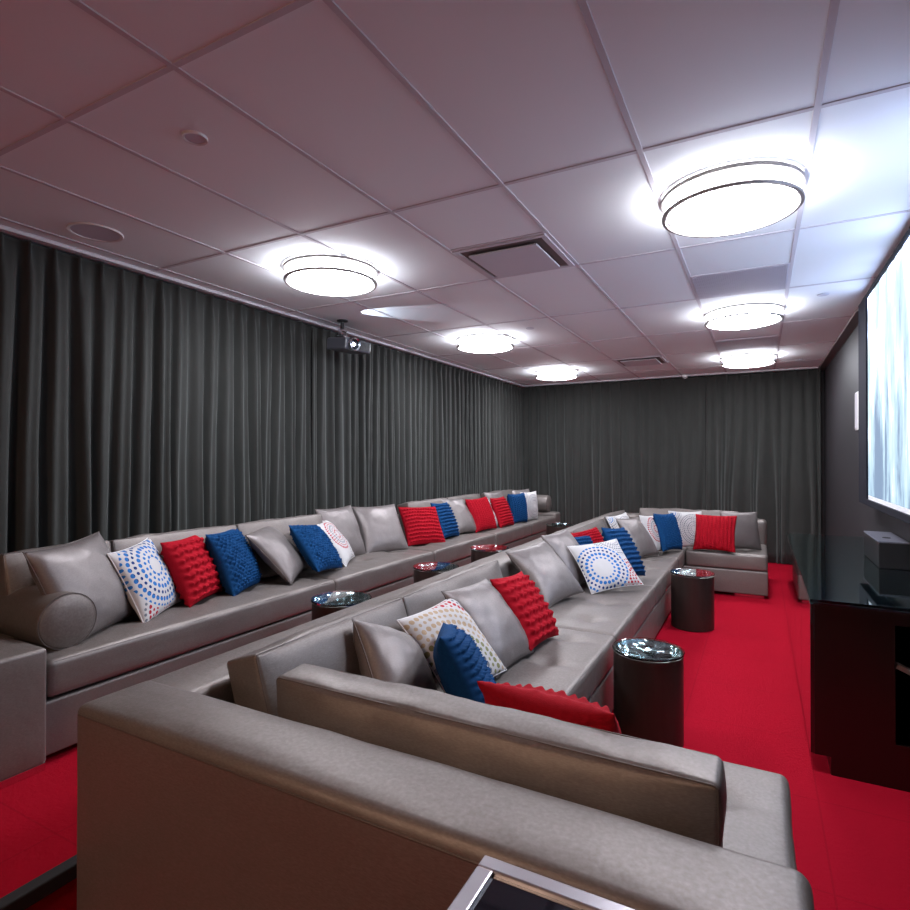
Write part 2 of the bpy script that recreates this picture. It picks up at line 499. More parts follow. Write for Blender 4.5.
curtain('velvet_curtain', (-3.645, -0.6, 0), (-3.645, 3.98, 0), PL + 0.01, 2.725, (1, 0, 0), 0.135, 0.036, 3, 'charcoal velvet pleated curtain on the left wall, from the left edge up to the projector')
curtain('velvet_curtain', (-3.645, 4.0, 0), (-3.645, 9.26, 0), PL + 0.01, 2.725, (1, 0, 0), 0.125, 0.036, 8, 'charcoal velvet pleated curtain on the left wall, from the projector to the far corner', loose=0.9)
curtain('velvet_curtain', (-3.64, 9.27, 0), (-1.96, 9.27, 0), PL + 0.01, 2.725, (0, -1, 0), 0.15, 0.026, 5, 'charcoal velvet curtain at the left end of the far wall, behind the rear sofa end', loose=0.7, hm=0.25)
curtain('velvet_curtain', (-1.99, 9.285, 0), (-0.66, 9.285, 0), 0.01, 2.725, (0, -1, 0), 0.17, 0.020, 11, 'charcoal velvet curtain in the middle of the far wall', loose=0.8, hm=0.25)
curtain('velvet_curtain', (-0.70, 9.27, 0), (0.74, 9.27, 0), 0.01, 2.725, (0, -1, 0), 0.15, 0.028, 17, 'charcoal velvet curtain at the right end of the far wall beside the black wall', loose=1.0, hm=0.25)

# ------------------------------------------------------------------ ceiling fixtures
def ceiling_lamp(loc, label, group, mat=None, side=None):
    t = thing('ceiling_light', label, 'ceiling light', loc, 0, group)
    lathe('ceiling_pan', [(0.0, 0.0), (0.272, 0.0), (0.272, -0.010), (0.0, -0.010)], M['tbar'], t)
    lathe('diffuser_side', [(0.268, -0.010), (0.270, -0.05), (0.269, -0.085)], side or M['lamp_side'], t, 64)
    lathe('diffuser', [(0.269, -0.085), (0.268, -0.092), (0.25, -0.103), (0.19, -0.112), (0.1, -0.117), (0.0, -0.118)], mat or M['lamp'], t, 64)
    lathe('upper_band', [(0.297, -0.006), (0.305, -0.006), (0.305, -0.024), (0.297, -0.024), (0.297, -0.006)], M['nickel'], t, 64)
    lathe('lower_band', [(0.288, -0.082), (0.300, -0.082), (0.303, -0.089), (0.300, -0.096), (0.286, -0.096), (0.288, -0.082)], M['nickel'], t, 64)
    for k in range(4):
        a = PI / 4 + k * PI / 2
        c, s = math.cos(a) * 0.2945, math.sin(a) * 0.2945
        tube('band_post', [(c, s, -0.082), (c, s, 0)], 0.0035, M['nickel'], t)
    return t
L0 = ceiling_lamp((-0.12, 2.97, CZ), 'largest, nearest round ceiling light with nickel bands, upper right beside the screen', None)
dup(L0, (-0.12, 5.42, CZ), 0, 'round ceiling light with nickel bands, second in the right-hand line')
dup(L0, (-0.12, 7.86, CZ), 0, 'farthest round ceiling light in the right-hand line, near the black wall')
dup(L0, (-2.50, 2.93, CZ), 0, 'nearest round ceiling light of the left-hand line, above the projector side')
dup(L0, (-2.53, 5.40, CZ), 0, 'middle round ceiling light of the left-hand line along the curtains')
dup(L0, (-2.56, 7.86, CZ), 0, 'farthest round ceiling light of the left-hand line, near the back corner')
M['fill_warm'] = mat_emit('warm_fill_diffuser', (1.0, 0.68, 0.48), 16.0)
ceiling_lamp((-1.3, -1.6, CZ), 'added warm fill lamp behind the camera, shaped as a round ceiling light', None, M['fill_warm'], M['fill_warm'])  # unseen fill lamp added behind the camera to warm the near sofa and ceiling

def supply_vent(x0, x1, y0, y1, label):
    t = thing('supply_air_vent', label, 'air vent', ((x0 + x1) / 2, (y0 + y1) / 2, CZ))
    hx, hy = (x1 - x0) / 2 - 0.012, (y1 - y0) / 2 - 0.012
    bm = bmesh.new()
    bx(bm, -hx, hx, -hy, -hy + 0.03, -0.012, -0.001, 0.002); bx(bm, -hx, hx, hy - 0.03, hy, -0.012, -0.001, 0.002)
    bx(bm, -hx, -hx + 0.03, -hy + 0.03, hy - 0.03, -0.012, -0.001); bx(bm, hx - 0.03, hx, -hy + 0.03, hy - 0.03, -0.012, -0.001)
    obj('vent_frame', bm, M['tbar'], t)
    box('duct_opening', -hx + 0.03, hx - 0.03, -hy + 0.03, hy - 0.03, -0.004, -0.001, M['dark_void'], t)
    box('face_plate', -hx + 0.075, hx - 0.075, -hy + 0.075, hy - 0.075, -0.028, -0.018, M['tbar'], t, 0.003)
    for sx in (-1, 1):
        for sy in (-1, 1):
            box('plate_hanger', sx * (hx - 0.1) - 0.005, sx * (hx - 0.1) + 0.005, sy * (hy - 0.1) - 0.005, sy * (hy - 0.1) + 0.005, -0.018, -0.004, M['dark_void'], t)
supply_vent(-1.645, -1.035, 2.998, 3.608, 'square plaque air vent in the ceiling, the nearer one, centre of the picture')
supply_vent(-1.645, -1.035, 7.268, 7.878, 'small dark-edged plaque air vent in the far ceiling near the back curtain')
def return_vent(x0, x1, y0, y1, label):
    t = thing('return_air_grille', label, 'air vent', ((x0 + x1) / 2, (y0 + y1) / 2, CZ))
    hx, hy = (x1 - x0) / 2 - 0.012, (y1 - y0) / 2 - 0.012
    box('grille_back', -hx, hx, -hy, hy, -0.004, -0.001, M['grey_mesh'], t)
    bm = bmesh.new()
    n = 44
    for k in range(n):
        x = -hx + (k + 0.5) * 2 * hx / n
        bx(bm, x - 0.0025, x + 0.0025, -hy, hy, -0.010, -0.004)
    obj('grille_slats', bm, M['grey_mesh'], t)
return_vent(-0.425, 0.185, 4.218, 4.828, 'grey ribbed return grille in the ceiling just past the nearest right-hand light')
return_vent(-0.425, 0.185, 6.658, 7.268, 'grey ribbed return grille between the two farthest right-hand ceiling lights')

t = thing('ceiling_speaker', 'large round white in-ceiling speaker above the left curtain', 'speaker', (-3.235, 1.83, CZ))
lathe('speaker_rim', [(0.118, 0), (0.118, -0.006), (0.132, -0.008), (0.136, 0)], M['white_plastic'], t)
lathe('speaker_grille', [(0.0, -0.004), (0.118, -0.003), (0.118, 0)], M['grey_mesh'], t)
t = thing('ceiling_disc', 'small round white flush disc in the upper left ceiling', 'detector', (-1.935, 1.468, CZ))
lathe('disc_rim', [(0.036, 0), (0.037, -0.008), (0.046, -0.010), (0.048, 0)], M['white_plastic'], t)
lathe('disc_face', [(0.0, -0.007), (0.036, -0.006), (0.036, 0)], M['grey_mesh'], t)
def sprinkler(x, y, label):
    t = thing('sprinkler_cover', label, 'sprinkler', (x, y, CZ))
    lathe('cover_plate', [(0, -0.010), (0.036, -0.009), (0.040, -0.005), (0.040, -0.003)], M['grey_mesh'], t, 24)
    lathe('cover_collar', [(0.03, -0.003), (0.03, 0)], M['dark_void'], t, 24)
sprinkler(0.43, 5.14, 'small round sprinkler cover in the ceiling near the screen corner')
sprinkler(-1.94, 5.15, 'small round sprinkler cover in the ceiling right of the middle left-hand light')
sprinkler(0.45, 8.38, 'small round sprinkler cover in the far right ceiling corner')
t = thing('motion_sensor', 'tiny white sensor box at the top of the far curtain', 'sensor', (-0.98, 9.13, CZ))
box('sensor_body', -0.035, 0.035, -0.03, 0.03, -0.05, 0, M['white_plastic'], t, 0.008)
lathe('sensor_lens', [(0, -0.062), (0.012, -0.058), (0.016, -0.05)], M['white_plastic'], t, 16)

# ------------------------------------------------------------------ projector
t = thing('projector', 'dark grey projector with glowing lens hanging from the ceiling against the curtain', 'projector', (-3.34, 4.13, 2.535))
p = obj('projector_body', bx(bmesh.new(), -0.13, 0.13, -0.13, 0.19, -0.055, 0.055, 0.018, 3), M['projector_body'], t)
p.rotation_euler = (0, R(6), R(-8))
for k in range(1):
    q = lathe('lens_ring', [(0.044, 0), (0.060, 0), (0.062, 0.03), (0.058, 0.042), (0.046, 0.036), (0.044, 0.0)], M['chrome'], p, 32)
    q.location = (0.128, -0.05, 0.0); q.rotation_euler = (0, R(90), 0)
    q = lathe('lens_glass', [(0, 0.022), (0.02, 0.020), (0.044, 0.012)], M['black_glass'], p, 32)
    q.location = (0.128, -0.05, 0.0); q.rotation_euler = (0, R(90), 0)
    q = lathe('lit_lens_core', [(0, 0.027), (0.009, 0.026), (0.016, 0.0205)], M['lens'], p, 24)
    q.location = (0.128, -0.05, 0.0); q.rotation_euler = (0, R(90), 0)
bm = bmesh.new()
for k in range(7):
    bx(bm, 0.126, 0.132, 0.04 + k * 0.018, 0.05 + k * 0.018, -0.035, 0.035)
obj('air_slots', bm, M['black_plastic'], p)
box('mount_bracket', -0.03, 0.05, -0.10, -0.02, 0.055, 0.075, M['chrome'], t, 0.004)
bm = bmesh.new(); bx(bm, -0.02, 0.02, -0.10, -0.09, 0.075, 0.125); bx(bm, -0.02, 0.02, -0.03, -0.02, 0.075, 0.125); bx(bm, -0.02, 0.02, -0.10, -0.02, 0.118, 0.13)
obj('mount_yoke', bm, M['chrome'], t)
lathe('mount_pole', [(0.018, 0.13), (0.018, 0.20), (0.05, 0.205), (0.05, 0.22), (0, 0.22)], M['black_plastic'], t, 24, (0, -0.06, 0))
# light leaking out of the projector onto the ceiling
sl = bpy.data.lights.new('projector_spill', 'SPOT'); sl.energy = 5; sl.color = (0.75, 0.85, 1.0); sl.spot_size = R(46); sl.spot_blend = 0.12; sl.shadow_soft_size = 0.004
so = bpy.data.objects.new('projector_spill', sl); C.objects.link(so); so.location = (-3.14, 3.82, 2.60)
so.rotation_euler = (Vector((-2.80, 4.04, 2.75)) - Vector(so.location)).to_track_quat('-Z', 'Y').to_euler()

# ------------------------------------------------------------------ screen on the right wall
t = thing('projection_screen', 'bright projection screen showing an icy white and blue picture in a black frame', 'screen', (0.71, 3.4, 1.9))
y0, y1 = 2.51, 5.16
zb, zt = 1.195, 2.685
box('picture_surface', 0.0, 0.006, y0 - 3.4, y1 - 3.4, zb - 1.9 + 0.03, zt - 1.9, M['screen'], t)
box('lower_margin', 0.0, 0.006, y0 - 3.4, y1 - 3.4, zb - 1.9, zb - 1.9 + 0.03, M['screen_edge'], t)
bm = bmesh.new()
fw = 0.045
bx(bm, -0.012, 0.09, y1 - 3.4, y1 - 3.4 + 0.36, zb - 1.9 - fw, zt - 1.9 + fw - 0.015, 0.003)
bx(bm, -0.012, 0.09, y0 - 3.4 - fw, y0 - 3.4, zb - 1.9 - fw, zt - 1.9 + fw - 0.015, 0.003)
bx(bm, -0.012, 0.09, y0 - 3.4, y1 - 3.4, zt - 1.9, zt - 1.9 + fw - 0.015, 0.003)
bx(bm, -0.012, 0.09, y0 - 3.4, y1 - 3.4, zb - 1.9 - fw, zb - 1.9, 0.003)
obj('screen_frame', bm, M['frame_black'], t)
tp = thing('wall_panel', 'narrow white upright panel on the black wall beside the screen frame', 'wall fixture', (0.80, 6.30, 1.93))
box('panel_body', -0.018, 0, -0.05, 0.10, -0.175, 0.175, M['white_plastic'], tp, 0.006)
box('panel_face', -0.022, -0.018, -0.035, 0.085, -0.16, 0.16, M['tbar'], tp, 0.002)

# ------------------------------------------------------------------ credenza under the screen
t = thing('credenza', 'long espresso wood cabinet with glass top along the right wall', 'cabinet', (0.5, 4.55, 0))
A, B = 3.22 - 4.55, 5.90 - 4.55
bm = bmesh.new()
bx(bm, -0.27, 0.04, A, A + 0.02, 0.085, 0.80)            # end panel
bx(bm, 0.04, 0.29, A, A + 0.02, 0.085, 0.20)
bx(bm, 0.04, 0.29, A, A + 0.02, 0.74, 0.80)
bx(bm, -0.25, 0.29, B - 0.02, B, 0.085, 0.80)
bx(bm, -0.25, 0.29, A + 0.02, B - 0.02, 0.085, 0.105)
bx(bm, -0.25, 0.29, A + 0.02, B - 0.02, 0.78, 0.80)
bx(bm, 0.02, 0.04, A + 0.02, B - 0.02, 0.105, 0.78)
bx(bm, 0.27, 0.29, A + 0.02, B - 0.02, 0.105, 0.78)
obj('carcass', bm, M['wood'], t)
box('plinth', -0.205, 0.29, A, B - 0.01, 0, 0.085, M['wood'], t)
nd = 4; dl = (B - A - 0.02) / nd
for k in range(nd):
    d = box('door', -0.287, -0.268, A + 0.002 + k * dl, A - 0.002 + (k + 1) * dl, 0.086, 0.80, M['gloss_black'], t, 0.002)
box('glass_top', -0.290, 0.295, A - 0.02, B + 0.03, 0.812, 0.828, M['teal_glass'], t, 0.002)
box('top_panel', -0.275, 0.29, A - 0.002, B + 0.01, 0.80, 0.811, M['black_glass'], t, 0.001)
bm = bmesh.new()
bmesh.ops.create_cube(bm, size=1, matrix=Matrix.Translation((0.16, A + 0.05, 0.50)) @ Matrix.Rotation(R(24), 4, 'Y') @ Matrix.Diagonal((0.24, 0.05, 0.02, 1)))
obj('angled_rail', bm, M['nickel'], t)
t2 = thing('subwoofer_box', 'black speaker box with an oval slot on top, standing on the glass-topped cabinet', 'speaker', (0.715, 4.56, 0.8285))
box('box_body', -0.075, 0.078, -0.28, 0.28, 0, 0.155, M['black_plastic'], t2, 0.004)
box('box_lid', -0.078, 0.078, -0.283, 0.283, 0.155, 0.165, M['box_top'], t2, 0.003)
q = lathe('oval_slot', [(0, 0.002), (0.028, 0.002), (0.03, 0)], M['black_trim'], t2, 32)
q.scale = (0.75, 1.15, 1); q.location = (-0.005, -0.08, 0.1650)

# ------------------------------------------------------------------ sofas
def seat_dimples(x0, x1, y0, y1, z):
    out = []
    nx = max(1, round((x1 - x0) / 0.42)); ny = max(1, round((y1 - y0) / 0.42))
    for i in range(nx):
        for j in range(ny):
            out.append((x0 + (i + 0.5) * (x1 - x0) / nx, y0 + (j + 0.5) * (y1 - y0) / ny, 0.034, 0.055))
    return out
def seat(x0, x1, y0, y1, z0, z1, t, seed, front='x1'):
    s = cushion('seat_cushion', x0, x1, y0, y1, z0, z1, M['vinyl'], t, 0.028, (0.0, 0.004, 0.016), 0.005, seat_dimples(x0, x1, y0, y1, z1), 0.035, seed)
    r = 0.012
    if front == 'x1':
        tube('seam_piping', [(x1 - r + 0.003, y0 + 0.03, z1 - r + 0.003), (x1 - r + 0.003, y1 - 0.03, z1 - r + 0.003)], 0.0028, M['piping'], s)
        tube('seam_piping', [(x1 - r + 0.003, y0 + 0.03, z0 + r - 0.003), (x1 - r + 0.003, y1 - 0.03, z0 + r - 0.003)], 0.0028, M['piping'], s)
    else:
        yy = y0 + r - 0.003 if front == 'y0' else y1 - r + 0.003
        tube('seam_piping', [(x0 + 0.03, yy, z1 - r + 0.003), (x1 - 0.03, yy, z1 - r + 0.003)], 0.0028, M['piping'], s)
    return s

# front sofa: long run along Y with a short return at both ends (a wide U)
FX0, FX1 = -1.85, -0.745          # back plane, seat front of the long run
FXR = 0.082                          # right end of both returns
FY0, FY1 = 0.985, 8.02
NYF = 2.19                           # front edge of the near return
FYF = 6.87                           # front edge of the far return
BH = 0.748; TB = 0.25
t = thing('sectional_sofa', 'long U-shaped taupe satin sofa of the front row, its back towards the camera', 'sofa', (0, 0, 0))
bk = cushion('back_frame', FX0, FXR, FY0, FY0 + TB, 0.03, BH, M['vinyl'], t, 0.030, (0, 0.0, 0.012), 0.003, None, 0.06, 1)
tube('seam_piping', [(FX0 + 0.028, FY0 + 0.001, BH - 0.026), (FXR - 0.02, FY0 + 0.001, BH - 0.026)], 0.0035, M['piping'], bk)
bk = cushion('back_frame', FX0, FX0 + TB, FY0 + 0.02, FY1 - 0.02, 0.03, BH - 0.002, M['vinyl'], t, 0.030, (0, 0, 0.008), 0.003, None, 0.08, 2)
tube('seam_piping', [(FX0 + 0.001, FY0 + 0.05, BH - 0.028), (FX0 + 0.001, FY1 - 0.05, BH - 0.028)], 0.0035, M['piping'], bk)
cushion('back_frame', FX0, FXR - 0.005, FY1 - 0.22, FY1, 0.03, BH, M['vinyl'], t, 0.045, (0, 0, 0.004), 0.002, None, 0.08, 3)
cushion('base', FX0 + 0.1, FX1 - 0.005, FY0 + 0.1, FY1 - 0.1, 0.035, 0.288, M['vinyl'], t, 0.015, (0, 0, 0), 0.001, None, 0.12, 4)
cushion('base', FX1 - 0.05, FXR, FY0 + TB - 0.02, NYF - 0.005, 0.035, 0.288, M['vinyl'], t, 0.015, (0, 0, 0), 0.001, None, 0.12, 5)
cushion('base', FX1 - 0.05, FXR - 0.005, FYF, FY1 - 0.1, 0.035, 0.288, M['vinyl'], t, 0.015, (0, 0, 0), 0.001, None, 0.12, 6)
ZS0, ZS1 = 0.292, 0.458
seat(FX0 + TB - 0.01, FX1, 2.145, 3.405, ZS0, ZS1, t, 1)
seat(FX0 + TB - 0.01, FX1, 3.415, 4.83, ZS0, ZS1, t, 2)
seat(FX0 + TB - 0.01, FX1, 4.84, 6.30, ZS0, ZS1, t, 3)
seat(FX0 + TB - 0.01, FX1, 6.31, FY1 - 0.225, ZS0, ZS1, t, 4)
seat(FX0 + TB - 0.01, FXR, FY0 + TB - 0.01, NYF - 0.004, ZS0, ZS1, t, 5, 'y1')
seat(FX1 + 0.006, FXR - 0.008, FYF, FY1 - 0.225, ZS0, ZS1 + 0.006, t, 6, 'y0')
def foot(x0, x1, y0, y1, z0, tt):
    box('foot', x0, x1, y0, y1, z0, z0 + 0.036, M['chrome'], tt, 0.003)
foot(-0.24, 0.04, FYF + 0.03, FYF + 0.10, 0.0, t)
foot(-0.02, 0.05, 1.55, 1.75, 0.0, t)
foot(-0.86, -0.80, 2.6, 2.8, 0.0, t)
foot(-0.86, -0.80, 4.7, 4.9, 0.0, t)
foot(-1.75, -1.70, 1.2, 1.4, 0.0, t)
foot(-1.75, -1.70, 7.5, 7.7, 0.0, t)

# rear sofa on the platform
RX0, RX1 = -3.54, -2.73
t = thing('sectional_sofa', 'long straight taupe satin sofa of the rear row against the left curtains', 'sofa', (0, 0, PL))
cushion('back_frame', RX0, RX0 + 0.20, 1.30, 8.56, 0.03, 0.72, M['vinyl'], t, 0.04, (0, 0, 0.003), 0.002, None, 0.12, 21)
cushion('base', RX0 + 0.1, RX1 - 0.025, 1.33, 8.36, 0.03, 0.272, M['vinyl'], t, 0.015, (0, 0, 0), 0.001, None, 0.12, 22)
cushion('arm', RX0, RX1 + 0.03, 0.78, 1.335, 0.03, 0.525, M['vinyl'], t, 0.018, (0.002, 0, 0.010), 0.003, None, 0.06, 23)
cushion('arm', RX0, RX1 - 0.01, 8.37, 8.62, 0.03, 0.50, M['vinyl'], t, 0.03, (0.002, 0, 0.004), 0.002, None, 0.08, 24)
ys = [1.345, 3.265, 4.695, 6.125, 7.30, 8.36]
for k in range(5):
    seat(RX0 + 0.2 - 0.01, RX1, ys[k] + 0.004, ys[k + 1] - 0.004, 0.288, 0.452, t, 30 + k)
foot(RX1 - 0.10, RX1 + 0.025, 1.15, 1.33, 0.0, t)
for yy in (3.3, 4.7, 6.1, 8.4):
    foot(RX1 - 0.09, RX1 - 0.04, yy, yy + 0.16, 0.0, t)
foot(RX0 + 0.05, RX0 + 0.1, 1.0, 1.2, 0.0, t)

# ------------------------------------------------------------------ loose boxed back cushions
def back_cushion(name, loc, rz, L, H, T, lean, label, group, seed, mat=None, py=0.03):
    """L along local x, faces local -y, leans back"""
    t = thing(name, label, 'cushion', loc, rz, group)
    c = cushion('cushion_body', -L / 2, L / 2, -T / 2, T / 2, 0, H, mat or M['vinyl'], t, 0.014, (0.004, py, 0.010), 0.010, None, 0.035, seed)
    c.rotation_euler = (-lean, 0, 0)
    for yy in (-T / 2 + 0.0035, T / 2 - 0.0035):
        pts = []
        a, b, r = L / 2 - 0.0035, H - 0.0032, 0.012
        for (cx, cz, a0) in ((a - r, b - r, 0), (-a + r, b - r, 90), (-a + r, 0.003 + r, 180), (a - r, 0.003 + r, 270)):
            for k in range(4):
                an = R(a0 + k * 30); pts.append((cx + r * math.cos(an), yy, cz + r * math.sin(an)))
        tube('seam_piping', pts, 0.0026, M['piping'], c, True)
    return t
FS = 0.466; RS = 0.616
# slab cushion on the near return, seen from behind: faces +Y
back_cushion('lumbar_cushion', (-0.71, 1.395, FS), R(180), 1.27, 0.350, 0.125, R(-3) * -1, 'very long boxed taupe lumbar cushion in the foreground, standing along the near sofa back', None, 51, None, 0.055)
# front row run (face +X -> rz = 90deg)
back_cushion('back_cushion', (-1.42, 1.785, FS), R(90), 0.88, 0.382, 0.15, R(18), 'boxed taupe back cushion nearest the front-row corner, left of the long lumbar cushion', None, 52)
back_cushion('back_cushion', (-1.43, 2.79, FS), R(90), 1.10, 0.38, 0.15, R(18), 'taupe back cushion of the front row, second from the near corner', None, 53)
back_cushion('back_cushion', (-1.43, 5.55, FS), R(90), 1.10, 0.38, 0.15, R(18), 'taupe back cushion of the front row behind the blue-dotted white pillow', None, 54)
back_cushion('back_cushion', (-1.43, 6.70, FS), R(90), 1.05, 0.39, 0.15, R(18), 'taupe back cushion of the front row nearest the far corner', None, 55)
back_cushion('back_cushion', (-0.80, 7.62, FS), R(0), 1.16, 0.385, 0.15, R(16), 'long pale back cushion along the far return of the front-row sofa', None, 56)
# rear row
for k, (ya, yb, lab) in enumerate([
    (1.40, 1.92, 'taupe back cushion of the rear row, nearest, behind the big grey pillow and bolster'),
    (1.93, 2.80, 'taupe back cushion of the rear row behind the red and honeycomb blue pillows'),
    (2.81, 3.68, 'taupe back cushion of the rear row behind the tilted grey pillow'),
    (5.00, 5.85, 'taupe back cushion of the rear row behind the horizontally ribbed blue pillow'),
    (5.86, 6.75, 'taupe back cushion of the rear row behind the upright ribbed red pillow'),
    (7.05, 7.85, 'pale taupe back cushion of the rear row nearest the far bolster')]):
    back_cushion('back_cushion', (-3.215, (ya + yb) / 2, RS), R(90), yb - ya, 0.415, 0.14, R(13), lab, None, 60 + k)

# ------------------------------------------------------------------ bolsters
def bolster(loc, rz, L, r, label):
    t = thing('bolster', label, 'cushion', loc, rz)
    pr = [(0, 0), (r * 0.6, 0.004), (r * 0.9, 0.008), (r * 0.97, 0.016), (r, 0.03), (r * 1.01, L / 2), (r, L - 0.03), (r * 0.97, L - 0.016), (r * 0.9, L - 0.008), (r * 0.5, L + 0.004), (0, L + 0.006)]
    b = lathe('bolster_body', pr, M['vinyl'], t, 48)
    for p_ in b.data.polygons: p_.use_smooth = True
    b.rotation_euler = (0, R(90), 0)
    pts = [(r * 0.985 * math.cos(2 * PI * k / 40), r * 0.985 * math.sin(2 * PI * k / 40), L - 0.012) for k in range(40)]
    tube('seam_piping', pts, 0.0024, M['piping'], b, True)
    return t
bolster((-3.33, 1.49, RS + 0.125), 0, 0.50, 0.13, 'round grey bolster at the near left end of the rear sofa')
bolster((-3.33, 8.47, PL + 0.505 + 0.13), 0, 0.46, 0.13, 'small round bolster on the far arm of the rear sofa')

# ------------------------------------------------------------------ throw pillows
def pillow_mesh(s, T, style, seed, n):
    rnd = random.Random(seed)
    hs = s / 2
    vs, fs, uvs = [], [], []
    k1, k2 = rnd.uniform(0, 9), rnd.uniform(0, 9)
    def prof(u, v, side):
        au, av = abs(u), abs(v)
        e = max(0.0, (1 - au ** 2.6)) ** 0.55 * max(0.0, (1 - av ** 2.6)) ** 0.55
        pin = 1 - 0.07 * (1 - v * v) * (au ** 3)
        pin2 = 1 - 0.07 * (1 - u * u) * (av ** 3)
        x = u * hs * pin; z = v * hs * pin2
        y = side * (T / 2) * e
        ed = min(1.0, (1 - max(au, av)) * 6)
        wr = 0.006 * ed * (noise.noise(Vector((u * 2.2 + k1, v * 2.2, side))) + 0.5 * noise.noise(Vector((u * 6 + k1, v * 6 + k2, side))))
        # soft creases running in from the corners
        wr += 0.004 * ed * math.sin(9 * (u * v) + k2) * (au * av)
        y += side * wr
        if side < 0 or style != 'half':
            if style in ('rows', 'cols', 'half'):
                a, b = (v, u) if style != 'cols' else (u, v)
                nn = 11 if style != 'half' else 14
                ph = a * nn * PI / 2 * 1.0 + 0.35 * math.sin(b * 9 + k1) * (1.0 if style == 'half' else 0.4)
                rd = (0.5 + 0.5 * math.sin(ph * 2)) ** 1.6
                fl = 0.75 + 0.25 * math.sin(b * 46 + 2.5 * math.floor(ph / PI) + k2)
                amp_ = 0.019 * ed
                if style == 'half':
                    fl *= 0.6 + 0.6 * (noise.noise(Vector((u * 16, v * 16, seed))) + 0.5)
                    amp_ = 0.022 * ed
                y += side * amp_ * rd * fl
            elif style == 'honey':
                rr = math.sin(u * 26 + 1.2 * math.sin(v * 26)) * math.sin(v * 22)
                rr2 = abs(math.sin((u + v) * 17)) * abs(math.sin((u - v) * 17))
                y += side * 0.020 * ed * (0.6 * rr2 * 1.6 + 0.25 * rr)
            elif style == 'wavy':
                ph = v * 27 + 0.7 * math.sin(u * 16 + k1 + 1.5 * v)
                rd = (0.5 + 0.5 * math.sin(ph)) ** 1.4
                y += side * 0.019 * ed * rd * (0.8 + 0.3 * math.sin(u * 38 + math.floor(ph / (2 * PI)) * 2))
        return (x, y, z)
    idx = {}
    for side in (-1, 1):
        for i in range(n + 1):
            for j in range(n + 1):
                u = -1 + 2 * i / n; v = -1 + 2 * j / n
                u = math.sin(u * PI / 2) * 0.35 + u * 0.65; v = math.sin(v * PI / 2) * 0.35 + v * 0.65
                bd = i in (0, n) or j in (0, n)
                if side == 1 and bd:
                    idx[(1, i, j)] = idx[(-1, i, j)]
                    continue
                idx[(side, i, j)] = len(vs); vs.append(prof(u, v, side)); uvs.append(((u + 1) / 2, (v + 1) / 2))
    for i in range(n):
        for j in range(n):
            a = [idx[(-1, i, j)], idx[(-1, i + 1, j)], idx[(-1, i + 1, j + 1)], idx[(-1, i, j + 1)]]
            b = [idx[(1, i, j)], idx[(1, i, j + 1)], idx[(1, i + 1, j + 1)], idx[(1, i + 1, j)]]
            fs.append(a); fs.append(b)
    me = bpy.data.meshes.new('pillow'); me.from_pydata(vs, [], fs)
    ul = me.uv_layers.new(name='UVMap')
    for lp in me.loops: ul.data[lp.index].uv = uvs[lp.vertex_index]
    for p in me.polygons: p.use_smooth = True
    rim = [vs[idx[(-1, i, 0)]] for i in range(n)] + [vs[idx[(-1, n, j)]] for j in range(n)] + [vs[idx[(-1, i, n)]] for i in range(n, 0, -1)] + [vs[idx[(-1, 0, j)]] for j in range(n, 0, -1)]
    return me, rim
PC = 0
def pillow(pos, yaw, lean, roll, s, kind, label, T=0.15, group=None):
    """pos = centre of the pillow; yaw 0 faces -Y, 90 faces +X; lean back in degrees"""
    global PC
    PC += 1
    mats = {'grey': 'vinyl_pillow', 'red_rows': 'red', 'red_cols': 'red', 'red_wavy': 'red', 'red_half': 'red', 'blue_honey': 'blue', 'blue_rows': 'blue', 'blue_cols': 'blue', 'blue_half': 'blue'}
    names = {'grey': 'grey_satin_pillow', 'red': 'red_ruffled_pillow', 'blue': 'blue_textured_pillow', 'dots': 'dotted_white_pillow'}
    style = kind.split('_')[1] if '_' in kind and not kind.startswith('dots') else 'plain'
    key = kind.split('_')[0]
    mat = M[mats.get(kind, kind)]
    me, rim = pillow_mesh(s, T, style, PC * 7, 30 if style == 'plain' else 96)
    yw, ln, rl = R(yaw), R(lean), R(roll)
    nrm = Vector((math.sin(yw), -math.cos(yw), 0)); u = Vector((math.cos(yw), math.sin(yw), 0)); v0 = Vector((0, 0, 1))
    v = v0 * math.cos(ln) - nrm * math.sin(ln); nn = nrm * math.cos(ln) + v0 * math.sin(ln)
    u2 = u * math.cos(rl) + v * math.sin(rl); v2 = v * math.cos(rl) - u * math.sin(rl)
    m = Matrix((( u2.x, -nn.x, v2.x, pos[0]), (u2.y, -nn.y, v2.y, pos[1]), (u2.z, -nn.z, v2.z, pos[2]), (0, 0, 0, 1)))
    t = bpy.data.objects.new(names[key], None); C.objects.link(t); t.empty_display_size = 0.1
    t.matrix_world = m
    tag(t, label, 'pillow', group)
    body = link('pillow_cover', me, mat, t)
    if key == 'blue' and style == 'half':
        body.data.materials.clear(); body.data.materials.append(M['blue'])
    if style == 'plain':
        tube('piping', rim[::2], 0.003, M['piping'] if key == 'grey' else M['white_plastic'], t, True, 5)
    return t

